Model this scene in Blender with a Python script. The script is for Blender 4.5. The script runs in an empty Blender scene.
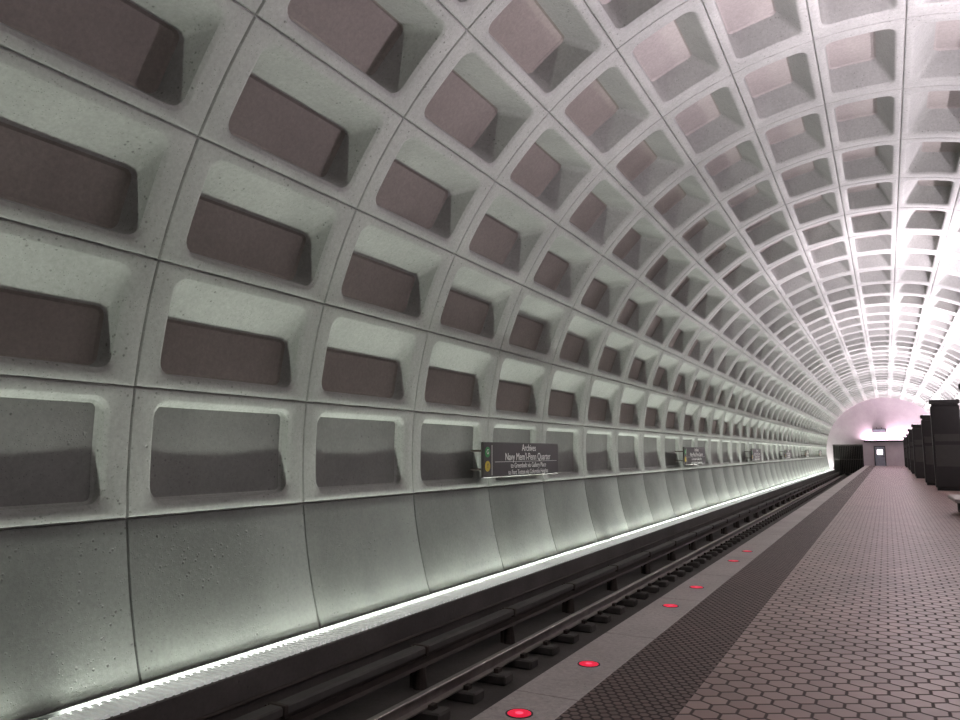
import bpy, math, random
from mathutils import Vector, Matrix
random.seed(4)
R=6.4; CZ=1.6; DT=math.radians(11.25); PY=2.44; Y0=4.69-PY*6; NC=45
YE=Y0+PY*NC
YA=Y0+.03; YB=YE-.03
HP=R*DT/2
sc=bpy.context.scene
sc.view_settings.view_transform='Standard'
sc.view_settings.look='None'
sc.view_settings.exposure=0.0
# ------------------------------------------------------------------ materials
def mat(name):
    m=bpy.data.materials.new(name); m.use_nodes=True
    nt=m.node_tree; b=nt.nodes['Principled BSDF']
    return m,nt,b
def N(nt,t,**k):
    n=nt.nodes.new(t)
    for a,v in k.items(): setattr(n,a,v)
    return n
def plug(nt,sock,v):
    if isinstance(v,(int,float)): sock.default_value=v
    elif isinstance(v,(tuple,list)): sock.default_value=v
    else: nt.links.new(v,sock)
def M(nt,op,a,b=0.0,c=None):
    n=N(nt,'ShaderNodeMath',operation=op); plug(nt,n.inputs[0],a)
    if op not in('ABSOLUTE','FLOOR','SQRT'): plug(nt,n.inputs[1],b)
    if c is not None: plug(nt,n.inputs[2],c)
    return n.outputs[0]
def mix(nt,f,a,b,bt='MIX'):
    n=N(nt,'ShaderNodeMix',data_type='RGBA',blend_type=bt)
    plug(nt,n.inputs[0],f); plug(nt,n.inputs[6],a); plug(nt,n.inputs[7],b)
    return n.outputs[2]
def ramp(nt,f,p0,p1,c0=(0,0,0,1),c1=(1,1,1,1)):
    n=N(nt,'ShaderNodeValToRGB'); nt.links.new(f,n.inputs[0])
    e=n.color_ramp.elements; e[0].position=p0;e[1].position=p1;e[0].color=c0;e[1].color=c1
    return n.outputs[0]
def noise(nt,co,s,d=4,r=.6):
    n=N(nt,'ShaderNodeTexNoise'); nt.links.new(co,n.inputs['Vector'])
    n.inputs['Scale'].default_value=s;n.inputs['Detail'].default_value=d;n.inputs['Roughness'].default_value=r
    return n.outputs[0]
def coord(nt): return N(nt,'ShaderNodeTexCoord').outputs['Object']
def bump(nt,b,h,st,dist):
    n=N(nt,'ShaderNodeBump'); n.inputs['Strength'].default_value=st;n.inputs['Distance'].default_value=dist
    nt.links.new(h,n.inputs['Height']); nt.links.new(n.outputs[0],b.inputs['Normal'])
def concrete(name,c0,c1,rough=.75,pits=1.,ov=.25):
    m,nt,b=mat(name); co=coord(nt)
    n1=noise(nt,co,.9,5); n2=noise(nt,co,22,6,.75)
    col=mix(nt,ramp(nt,n1,.3,.72),c0,c1)
    col=mix(nt,ov,col,ramp(nt,n2,.3,.7,(.2,.2,.2,1),(.8,.8,.8,1)),'OVERLAY')
    h=n2
    if pits:
        tot=None
        for s,seed,lo,hi in((13,2.3,.52,.6),(32,5.1,.42,.52)):
            v=N(nt,'ShaderNodeTexVoronoi'); nt.links.new(co,v.inputs['Vector']); v.inputs['Scale'].default_value=s
            msk=ramp(nt,v.outputs['Distance'],.10,.20,(1,1,1,1),(0,0,0,1))
            msk=M(nt,'MULTIPLY',msk,ramp(nt,noise(nt,co,seed,2),lo,hi))
            tot=msk if tot is None else M(nt,'MAXIMUM',tot,msk)
        col=mix(nt,M(nt,'MULTIPLY',tot,.55*pits),col,(.035,.035,.03,1))
        h=M(nt,'SUBTRACT',n2,M(nt,'MULTIPLY',tot,1.8))
    nt.links.new(col,b.inputs['Base Color']); b.inputs['Roughness'].default_value=rough
    bump(nt,b,h,.4,.008)
    return m
def plain(name,c,rough=.5,metal=0.,var=.15,sc=6):
    m,nt,b=mat(name); co=coord(nt); n=noise(nt,co,sc,4)
    d=tuple(x*(1-var*2) for x in c[:3])+(1,)
    nt.links.new(mix(nt,ramp(nt,n,.3,.7),d,c),b.inputs['Base Color'])
    b.inputs['Roughness'].default_value=rough;b.inputs['Metallic'].default_value=metal
    return m
def emis(name,c,s):
    m,nt,b=mat(name); b.inputs['Base Color'].default_value=c
    b.inputs['Emission Color'].default_value=c;b.inputs['Emission Strength'].default_value=s
    return m
def hexmat(name,size,tile,tile2,grout,gw,rough):
    m,nt,b=mat(name); co=coord(nt)
    s=N(nt,'ShaderNodeSeparateXYZ'); nt.links.new(co,s.inputs[0])
    X=M(nt,'ADD',M(nt,'DIVIDE',s.outputs[0],size),200.); Y=M(nt,'ADD',M(nt,'DIVIDE',s.outputs[1],size),200.)
    r3=math.sqrt(3)
    def cell(ox,oy):
        ax=M(nt,'SUBTRACT',M(nt,'FLOORED_MODULO',M(nt,'ADD',X,ox),1.),.5)
        ay=M(nt,'SUBTRACT',M(nt,'FLOORED_MODULO',M(nt,'ADD',Y,oy),r3),r3/2)
        d=M(nt,'ADD',M(nt,'MULTIPLY',ax,ax),M(nt,'MULTIPLY',ay,ay))
        axx=M(nt,'ABSOLUTE',ax);ayy=M(nt,'ABSOLUTE',ay)
        hd=M(nt,'MAXIMUM',axx,M(nt,'ADD',M(nt,'MULTIPLY',axx,.5),M(nt,'MULTIPLY',ayy,r3/2)))
        return ax,ay,d,hd
    a=cell(0,0);c=cell(.5,r3/2)
    pick=M(nt,'LESS_THAN',a[2],c[2])
    def sel(i): return M(nt,'ADD',M(nt,'MULTIPLY',pick,a[i]),M(nt,'MULTIPLY',M(nt,'SUBTRACT',1.,pick),c[i]))
    hd=sel(3); gx=sel(0);gy=sel(1)
    cx=M(nt,'SUBTRACT',X,gx);cy=M(nt,'SUBTRACT',Y,gy)
    cmb=N(nt,'ShaderNodeCombineXYZ');nt.links.new(cx,cmb.inputs[0]);nt.links.new(cy,cmb.inputs[1])
    wn=N(nt,'ShaderNodeTexWhiteNoise');nt.links.new(cmb.outputs[0],wn.inputs[0])
    g=ramp(nt,hd,.5-gw,.5-gw*.45)
    col=mix(nt,wn.outputs[0],tile,tile2)
    n2=noise(nt,co,.8,4)
    col=mix(nt,.4,col,ramp(nt,n2,.3,.7,(.3,.3,.3,1),(.72,.72,.72,1)),'OVERLAY')
    col=mix(nt,g,col,grout)
    nt.links.new(col,b.inputs['Base Color'])
    nt.links.new(M(nt,'ADD',M(nt,'MULTIPLY',g,.4),rough),b.inputs['Roughness'])
    bump(nt,b,M(nt,'SUBTRACT',1.,g),.6,.008)
    return m
mConc=concrete('coffer_concrete',(.235,.24,.225,1),(.31,.315,.295,1))
mBase=concrete('base_concrete',(.08,.082,.077,1),(.13,.133,.124,1),.7,1.3,.3)  # darker copy of the coffer concrete; dim light on the base put into colour
mPan=concrete('shallow_panel_concrete',(.14,.142,.133,1),(.20,.203,.19,1),.75,1.)
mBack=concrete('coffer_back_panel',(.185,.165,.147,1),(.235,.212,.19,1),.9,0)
mBackLit=concrete('lit_back_panel',(.26,.24,.225,1),(.33,.305,.285,1),.9,0)  # paler copy of the back panel, crown brightness put into its colour
mGran=concrete('granite',(.33,.295,.28,1),(.44,.40,.385,1),.5,.6,.4)
mTile=hexmat('hex_paver',.165,(.26,.165,.15,1),(.35,.24,.22,1),(.055,.036,.033,1),.08,.28)
mTact=hexmat('tactile_paver',.07,(.095,.057,.05,1),(.14,.087,.077,1),(.028,.018,.017,1),.16,.42)
mBed=concrete('trackbed_concrete',(.05,.044,.041,1),(.09,.08,.075,1),.9)
mTie=plain('tie_concrete',(.08,.072,.067,1),.9)
mRail=plain('rail_steel',(.38,.34,.32,1),.4,.9)
mRust=plain('rust_steel',(.055,.042,.036,1),.7,.3)
mCov=plain('third_rail_cover',(.075,.068,.064,1),.7)
m,nt,bb=mat('glowing_louvre'); mLouv=m
bb.inputs['Base Color'].default_value=(.75,.77,.74,1); bb.inputs['Roughness'].default_value=.5
bb.inputs['Emission Color'].default_value=(.96,1,.95,1)
nn=noise(nt,coord(nt),1.3,3)
nt.links.new(M(nt,'ADD',M(nt,'MULTIPLY',nn,.3),.08),bb.inputs['Emission Strength'])  # faint glow added to the trough cover ribs so the strip reads pale
mShield=plain('lamp_shield',(.03,.032,.03,1),.8)
mBronze=plain('dark_bronze',(.012,.009,.009,1),.5,.3)
mBlack=plain('sign_black',(.025,.02,.018,1),.4)
mWhite=emis('sign_white',(.7,.7,.67,1),.1)
mGreen=plain('line_green',(.02,.25,.06,1),.5,0,0)
mYel=plain('line_yellow',(.6,.45,.03,1),.5,0,0)
mDoor=plain('door_paint',(.22,.23,.28,1),.5)
mGlow=emis('lamp_glass',(1,.9,.95,1),2)
mRed=emis('red_led',(.85,.004,.05,1),.6)
mRedC=emis('red_led_core',(1,.08,.16,1),1.0)
mDark=plain('tunnel_dark',(.01,.01,.01,1),.9)
mEnd=concrete('pink_lit_end_concrete',(.38,.32,.35,1),(.44,.38,.41,1),.75,0)  # pink light on the end wall is put into this colour
# ------------------------------------------------------------------ mesh helpers
def mkobj(name,V,F,mats,mi=None,parent=None,smooth=None):
    me=bpy.data.meshes.new(name); me.from_pydata(V,[],F)
    for m in mats: me.materials.append(m)
    if mi: me.polygons.foreach_set('material_index',mi)
    if smooth:
        me.shade_smooth(); me.set_sharp_from_angle(angle=math.radians(smooth))
    me.update()
    o=bpy.data.objects.new(name,me); sc.collection.objects.link(o)
    if parent: o.parent=parent
    return o
def empty(name):
    e=bpy.data.objects.new(name,None);sc.collection.objects.link(e);return e
class B:
    def __init__(s): s.V=[];s.F=[];s.m=[]
    def box(s,x0,x1,y0,y1,z0,z1,mi=0,bev=0.):
        n=len(s.V)
        if bev<=0:
            s.V+=[(x,y,z) for z in(z0,z1) for y in(y0,y1) for x in(x0,x1)]
            s.F+=[tuple(n+i for i in f) for f in((0,2,3,1),(4,5,7,6),(0,1,5,4),(2,6,7,3),(0,4,6,2),(1,3,7,5))]
            s.m+=[mi]*6
        else:
            b=bev
            rings=[]
            for z,i in((z0,b),(z0+b,0),(z1-b,0),(z1,b)):
                a=len(s.V)
                s.V+=[(x0+i,y0+b,z),(x0+b,y0+i,z),(x1-b,y0+i,z),(x1-i,y0+b,z),(x1-i,y1-b,z),(x1-b,y1-i,z),(x0+b,y1-i,z),(x0+i,y1-b,z)]
                rings.append(a)
            for q in range(3):
                a,c=rings[q],rings[q+1]
                for k in range(8):
                    s.F.append((a+k,a+(k+1)%8,c+(k+1)%8,c+k)); s.m.append(mi)
            s.F.append(tuple(rings[0]+k for k in range(7,-1,-1)));s.m.append(mi)
            s.F.append(tuple(rings[3]+k for k in range(8)));s.m.append(mi)
    def prof(s,pts,y0,y1,mi=0):
        n=len(s.V);k=len(pts)
        s.V+=[(p[0],y0,p[1]) for p in pts]+[(p[0],y1,p[1]) for p in pts]
        for i in range(k):
            j=(i+1)%k; s.F.append((n+i,n+j,n+k+j,n+k+i));s.m.append(mi)
        s.F.append(tuple(n+i for i in range(k-1,-1,-1)));s.m.append(mi)
        s.F.append(tuple(n+k+i for i in range(k)));s.m.append(mi)
    def disc(s,c,r,h,axis='z',mi=0,n=20,r1=None):
        a=len(s.V); r1=r if r1 is None else r1
        for q,rr in((0,r),(h,r1)):
            for i in range(n):
                t=2*math.pi*i/n;u,v=rr*math.cos(t),rr*math.sin(t)
                s.V.append((c[0]+u,c[1]+v,c[2]+q) if axis=='z' else ((c[0]+q,c[1]+u,c[2]+v) if axis=='x' else (c[0]+u,c[1]+q,c[2]+v)))
        for i in range(n):
            j=(i+1)%n; s.F.append((a+i,a+j,a+n+j,a+n+i));s.m.append(mi)
        s.F.append(tuple(a+i for i in range(n-1,-1,-1)));s.m.append(mi)
        s.F.append(tuple(a+n+i for i in range(n)));s.m.append(mi)
    def obj(s,name,mats,parent=None,smooth=None): return mkobj(name,s.V,s.F,mats,s.m,parent,smooth)
def cyl(y,phi,d):
    r=R+d; return (-r*math.cos(phi),y,CZ+r*math.sin(phi))
# ------------------------------------------------------------------ coffered vault
def rrect(y0,y1,t0,t1,r):
    pts=[]; cs=[((y1-r,t1-r),0),((y0+r,t1-r),90),((y0+r,t0+r),180),((y1-r,t0+r),270)]
    K=4
    for q,(c,a0) in enumerate(cs):
        for k in range(K+1):
            a=math.radians(a0+90*k/K); pts.append((c[0]+r*math.cos(a),c[1]+r*math.sin(a)))
        c2,a2=cs[(q+1)%4]; p=pts[-1]; a=math.radians(a2); e=(c2[0]+r*math.cos(a),c2[1]+r*math.sin(a))
        for k in(1,2,3): pts.append((p[0]+(e[0]-p[0])*k/4,p[1]+(e[1]-p[1])*k/4))
    return pts
hy=PY/2; MY=.955; MT=.48
def rings(dep,top,side,backm=1):
    L=[]
    L.append((rrect(-hy,hy,-HP,HP,.002),.035,0))
    L.append((rrect(-hy+.016,hy-.016,-HP+.016,HP-.016,.006),.004,0))
    L.append((rrect(-hy+.032,hy-.032,-HP+.032,HP-.032,.01),0,0))
    e=.05; L.append((rrect(-MY-e,MY+e,-MT-e,MT+e,.18),0,0))
    e=.03; L.append((rrect(-MY-e,MY+e,-MT-e,MT+e,.165),.008,0))
    L.append((rrect(-MY,MY,-MT,MT,.14),.035,0))
    bt=MT-top
    L.append((rrect(-MY+side*.75,MY-side*.75,-MT+.012,bt+.03,.09),dep-.025,0))
    L.append((rrect(-MY+side+.02,MY-side-.02,-MT+.035,bt,.06),dep,0))
    return L,backm
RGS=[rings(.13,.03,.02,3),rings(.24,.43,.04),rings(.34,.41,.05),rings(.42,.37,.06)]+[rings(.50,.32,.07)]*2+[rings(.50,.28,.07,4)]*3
def vault(name,rows,base=None):
    V=[];F=[];mi=[]
    for c in range(NC):
        yc=Y0+PY*(c+.5)
        for n in rows:
            sgn=1 if n<=8 else -1
            prev=None
            RG,bm=RGS[min(n,16-n)]
            for q,(pts,d,_) in enumerate(RG):
                a=len(V)
                for (py,pt) in pts: V.append(cyl(yc+py,n*DT+sgn*pt/R,d))
                k=len(pts)
                if prev is not None:
                    for i in range(k):
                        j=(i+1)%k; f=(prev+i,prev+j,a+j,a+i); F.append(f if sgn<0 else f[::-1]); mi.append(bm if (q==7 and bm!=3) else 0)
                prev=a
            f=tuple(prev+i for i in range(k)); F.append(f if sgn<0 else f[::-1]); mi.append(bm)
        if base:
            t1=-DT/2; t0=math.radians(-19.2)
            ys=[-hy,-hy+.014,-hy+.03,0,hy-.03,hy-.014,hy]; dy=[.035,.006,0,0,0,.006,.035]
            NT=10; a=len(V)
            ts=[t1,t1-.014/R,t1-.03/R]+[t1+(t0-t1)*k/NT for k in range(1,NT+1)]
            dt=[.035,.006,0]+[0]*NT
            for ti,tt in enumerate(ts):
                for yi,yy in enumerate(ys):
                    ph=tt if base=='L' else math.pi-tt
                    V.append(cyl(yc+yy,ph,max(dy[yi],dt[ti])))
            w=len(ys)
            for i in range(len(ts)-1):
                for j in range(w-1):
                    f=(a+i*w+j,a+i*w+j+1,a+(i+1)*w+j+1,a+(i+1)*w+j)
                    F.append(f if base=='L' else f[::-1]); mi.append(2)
    return mkobj(name,V,F,[mConc,mBack,mBase,mPan,mBackLit],mi,None,28)
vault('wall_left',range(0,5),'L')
vault('ceiling',range(5,12))
vault('wall_right',range(12,17),'R')
# ------------------------------------------------------------------ end wall / back wall
def zc(x,r=R+.02): return CZ+math.sqrt(max(0,r*r-x*x))
PL=(-5.7,-2.45); PR=(3.3,5.75)
def endwall(name,y,portal,m):
    V=[];F=[]
    xs=sorted(set([round(-6.4+.2*i,3) for i in range(65)]+list(PL)+list(PR)))
    for a,b in zip(xs[:-1],xs[1:]):
        mid=(a+b)/2; zl=-1.3
        if portal and (PL[0]<mid<PL[1] or PR[0]<mid<PR[1]): zl=2.5
        za,zb=zc(a),zc(b)
        n=len(V)
        for yy in(y,y+.4): V+=[(a,yy,zl),(b,yy,zl),(b,yy,zb),(a,yy,za)]
        F+=[(n,n+1,n+2,n+3),(n+7,n+6,n+5,n+4),(n,n+4,n+5,n+1)]
        F+=[(n,n+3,n+7,n+4),(n+1,n+5,n+6,n+2)]
    mi=[0]*len(F)
    if portal:
        b=B()
        for p in(PL,PR):
            x0,x1=p; y0,y1=y+.4,y+14
            b.box(x0-.2,x0,y0,y1,-1.3,2.7,1);b.box(x1,x1+.2,y0,y1,-1.3,2.7,1)
            b.box(x0-.2,x1+.2,y0,y1,2.5,2.7,1);b.box(x0-.2,x1+.2,y1,y1+.2,-1.3,2.7,1);b.box(x0-.2,x1+.2,y0,y1,-1.45,-1.25,1)
        # slatted service gate set in the mouth of the left portal
        for i in range(17):
            x=PL[0]+.05+i*.19; b.box(x,x+.05,y+.1,y+.15,-.95,2.35,2)
        b.box(PL[0]+.02,PL[1]-.02,y+.08,y+.17,2.3,2.42,2);b.box(PL[0]+.02,PL[1]-.02,y+.08,y+.17,.7,.78,2)
        n=len(V); V+=b.V; F+=[tuple(n+i for i in f) for f in b.F]; mi+=b.m
    return mkobj(name,V,F,[m,mDark,mCov],mi)
endwall('wall_end',YE,True,mEnd)
endwall('wall_back',Y0-.4,False,mConc)
b=B()
b.box(-1.3,-.1,YE-.06,YE-.01,.0,2.3,1);b.box(-1.22,-.18,YE-.1,YE-.05,.0,2.22,0,.01)
b.disc((-.3,YE-.16,1.05),.05,.05,'y',1);b.box(-1.0,-.4,YE-.115,YE-.1,1.3,1.9,2)
b.obj('door_1',[mDoor,mBronze,mGlow])
b=B(); b.box(-1.35,.1,YE-.22,YE-.06,3.9,4.35,0,.02);b.box(-1.25,0,YE-.235,YE-.22,3.98,4.27,1)
b.box(-.9,-.84,YE-.15,YE-.0,4.3,4.5,0);b.box(-.4,-.34,YE-.15,YE-.0,4.3,4.5,0)
b.obj('exit_sign',[mBlack,mDoor])
b=B(); b.box(-2.3,3.2,YE-.5,YE-.02,2.75,2.95,0,.02); b.box(-2.2,3.1,YE-.42,YE-.2,2.95,2.97,1)
b.obj('cornice_lamp',[mBronze,mGlow])
# ------------------------------------------------------------------ platform
PXL=-2.3;PXR=3.2
b=B(); b.box(-1.22,2.75,YA,YB,-.12,0,0);b.box(-1.849,-1.22,YA,YB,-.12,.001,1);b.obj('floor',[mTile,mTact])
for nm,a,c in(('granite_edge',PXL,-1.85),('granite_edge',2.75,PXR)):
    b=B(); y=YA
    while y<YB-.01:
        y2=min(y+1.83,YB); b.box(a,c,y+.003,y2-.003,-.12,.002,0,.006); y=y2
    b.obj(nm,[mGran])
b=B(); b.box(PXL+.25,PXR-.25,YA,YB,-1.25,-.121);b.obj('platform_substructure',[mBed])
b=B()
for k in range(-5,8):
    if k in(2,5): continue
    y=4.32+1.22*k
    b.disc((-2.08,y,.002),.086,.003,'z',2,24); b.disc((-2.08,y,.005),.074,.002,'z',0,24,.071); b.disc((-2.08,y,.007),.025,.001,'z',1,16)
b.obj('platform_edge_light',[mRed,mRedC,mBronze])
# ------------------------------------------------------------------ tracks
def track(sx,xe,xw,xr1,xr2,x3):
    T=empty('railway_track')
    def S(a,c): return (min(sx*a,sx*c),max(sx*a,sx*c))
    b=B(); x0,x1=S(xe-.25,xw+.6); b.box(x0,x1,YA,YB,-1.45,-1.25,0); b.obj('track_bed',[mBed])
    b=B(); y=Y0+.3
    while y<YE-.3:
        for xr in(xr1,xr2):
            b.box(sx*xr-.28,sx*xr+.28,y-.12,y+.12,-1.25,-1.13,0,.02)
            for q in(-.12,.12): b.box(sx*xr+q-.03,sx*xr+q+.03,y-.05,y+.05,-1.13,-1.08,1)
        y+=.76
    for xr in(xr1,xr2):
        X=sx*xr
        b.prof([(X-.07,-1.13),(X+.07,-1.13),(X+.07,-1.115),(X+.01,-1.1),(X+.01,-1.02),(X+.037,-1.01),(X+.037,-.985),(X+.03,-.975),(X-.03,-.975),(X-.037,-.985),(X-.037,-1.01),(X-.01,-1.02),(X-.01,-1.1),(X-.07,-1.115)],YA,YB,2)
    b.obj('rails',[mTie,mRust,mRail],T)
    b=B(); X=sx*x3; y=Y0+.8
    b.prof([(X-.05,-1.0),(X+.05,-1.0),(X+.02,-.97),(X+.02,-.9),(X+.045,-.88),(X+.045,-.85),(X-.045,-.85),(X-.045,-.88),(X-.02,-.9),(X-.02,-.97)],YA,YB,1)
    b.prof([(X-.09,-.80),(X-.09,-.765),(X-.07,-.75),(X+.07,-.75),(X+.09,-.765),(X+.09,-.83),(X+.075,-.83),(X+.075,-.78),(X-.075,-.78)],YA,YB,0)
    while y<YE-.4:
        b.disc((X,y,-1.25),.09,.25,'z',2,12,.06); b.box(X-.11,X+.11,y-.03,y+.03,-.86,-.74,2,.01); b.box(X+sx*.11-.02,X+sx*.11+.02,y-.04,y+.04,-1.25,-.76,2)
        y+=2.44
    b.obj('third_rail',[mCov,mRust,mRust],T)
    b=B(); foot=6.05
    x0,x1=S(xw,foot+.35); b.box(x0,x1,YA,YB,-1.25,-.62,0)
    x0,x1=S(xw,xw+.03); b.box(x0,x1,YA,YB,-.62,-.525,0)
    y=YA
    while y<YE-.1:
        x0,x1=S(xw+.03,foot-.12); b.box(x0,x1,y,y+.055,-.52,-.485,1); y+=.085
    x0,x1=S(foot-.16,foot-.145); b.box(x0,x1,YA,YB,-.62,-.495,1)
    x0,x1=S(foot-.13,foot-.06); b.box(x0,x1,YA,YB,-.62,-.55,2)
    x0,x1=S(foot-.05,foot-.035); b.box(x0,x1,YA,YB,-.62,-.475,2)  # added strip that keeps lamp light off the wall base
    b.obj('light_trough',[mBed,mLouv,mShield])
    if sx<0:
        b=B()
        for z in(-.95,-.78): b.disc((-xw+.035,YA,z),.022,YB-YA,'y',0,8)
        b.obj('conduit_pipe',[mRust],smooth=40)
track(-1,2.3,5.58,3.1,4.55,5.15)
track(1,3.2,5.58,3.75,5.1,5.42)
def area(name,loc,rot,sx,sy,P,col):
    l=bpy.data.lights.new(name,'AREA'); l.shape='RECTANGLE'; l.size=sx;l.size_y=sy;l.energy=P;l.color=col
    o=bpy.data.objects.new(name,l);sc.collection.objects.link(o);o.location=loc;o.rotation_euler=rot
    return o
NS=8; LS=(YE-Y0)/NS
for i in range(NS):
    yc=Y0+LS*(i+.5)
    area('trough_lamp',(-5.955,yc,-.535),(math.pi,0,0),.06,LS-.3,LS*(25,27,34,40,48,54,60,60)[i],(.93,1.0,.90))
    area('trough_lamp',(5.955,yc,-.535),(math.pi,0,0),.06,LS-.3,LS*(100,165,180,190,200,210,220,220)[i],(1.0,.90,.985))
# ------------------------------------------------------------------ pylons
def pylon(y,x,h,P,w=1.05):
    b=B()
    b.box(x+.06,x+w-.06,y+.05,y+.35,0.002,.12,0)
    b.box(x,x+w,y,y+.4,.12,h-.25,0,.03)
    b.box(x+.08,x+w-.08,y-.012,y,1.0,1.9,1); b.box(x+.08,x+w-.08,y-.014,y,2.05,2.35,1)
    b.box(x+.05,x+w-.05,y+.04,y+.36,h-.25,h-.18,0)
    b.box(x-.03,x+w+.03,y-.03,y+.43,h-.18,h,0,.03)
    b.box(x+.1,x+w-.1,y+.08,y+.32,h,h+.01,2)
    b.obj('platform_pylon',[mBronze,mBlack,mGlow])
    area('pylon_lamp',(x+w/2,y+.2,h+.04),(math.pi,0,0),w-.2,.25,P,(1,.87,.99))
for y,x,h,P in((-4,1.6,3.5,260),(9,1.6,3.5,800),(25.5,2.0,3.6,1100),(36.8,1.74,3.8,900),(42.3,1.58,3.4,600),(53,1.46,3.3,1100),(64,1.5,3.3,1100),(77,1.6,3.2,1200),(90,1.6,3.2,1200)):  # nearest pylons stand out of view, added to throw pink light on the vault
    pylon(y,x,h,P)
b=B(); b.box(1.42,2.5,22.0,24.4,.34,.44,0,.02); b.box(1.6,2.3,22.3,22.6,0,.34,1,.01);b.box(1.6,2.3,23.8,24.1,0,.34,1,.01)
b.obj('platform_bench',[mGran,mBed])
# ------------------------------------------------------------------ signs
def sign(y0,full=True):
    e=empty('station_name_sign')
    L=3.3; x=-6.0
    b=B(); b.box(x-.05,x,y0+.02,y0+L,1.16,1.77,0,.012); b.obj('sign_board',[mBlack],e)
    b=B()
    for yy in(y0+.3,y0+L-.3):
        for z in(1.3,1.62): b.disc((-6.39,yy,z),.02,.36,'x',0,10)
    b.obj('brackets',[mRust],e)
    b=B(); b.disc((x+.002,y0+.17,1.60),.09,.006,'x',0);b.disc((x+.002,y0+.17,1.36),.09,.006,'x',1); b.box(x+.001,x+.004,y0+.33,y0+.34,1.2,1.72,2)
    b.box(x+.001,x+.004,y0+.45,y0+L-.1,1.425,1.432,2)
    b.obj('line_dots',[mGreen,mYel,mWhite],e)
    def txt(s,yc,z,size,al='CENTER',m=mWhite):
        c=bpy.data.curves.new('lettering','FONT');c.body=s;c.size=size;c.align_x=al;c.align_y='CENTER';c.materials.append(m);c.extrude=.001
        o=bpy.data.objects.new('lettering',c);sc.collection.objects.link(o);o.parent=e
        o.matrix_world=Matrix(((0,0,1,x+.008),(1,0,0,yc),(0,1,0,z),(0,0,0,1)))
    ym=y0+L/2+.2
    txt('Archives',ym,1.675,.18);txt("Navy Mem'l-Penn Quarter",ym,1.51,.19)
    txt('to Greenbelt via Gallery Place',ym,1.355,.13);txt('to Fort Totten via Columbia Heights',ym,1.235,.12)
    txt('G',y0+.17,1.60,.12);txt('Y',y0+.17,1.36,.12,m=mBlack)
for k in range(6): sign(11.1+14.3*k)
area('cornice_light',(.4,YE-.32,3.0),(math.radians(180),0,0),5.2,.2,800,(1,.74,.88))
w=bpy.data.worlds.new('w');sc.world=w;w.use_nodes=True
w.node_tree.nodes['Background'].inputs[0].default_value=(.5,.45,.5,1);w.node_tree.nodes['Background'].inputs[1].default_value=.05
cd=bpy.data.cameras.new('cam');cd.sensor_width=36;cd.lens=27.75;cd.clip_end=500;cd.clip_start=.05
co=bpy.data.objects.new('camera',cd);sc.collection.objects.link(co)
co.location=(0,0,1.6);co.rotation_euler=(math.radians(97.09),0,math.radians(28.6))
sc.camera=co
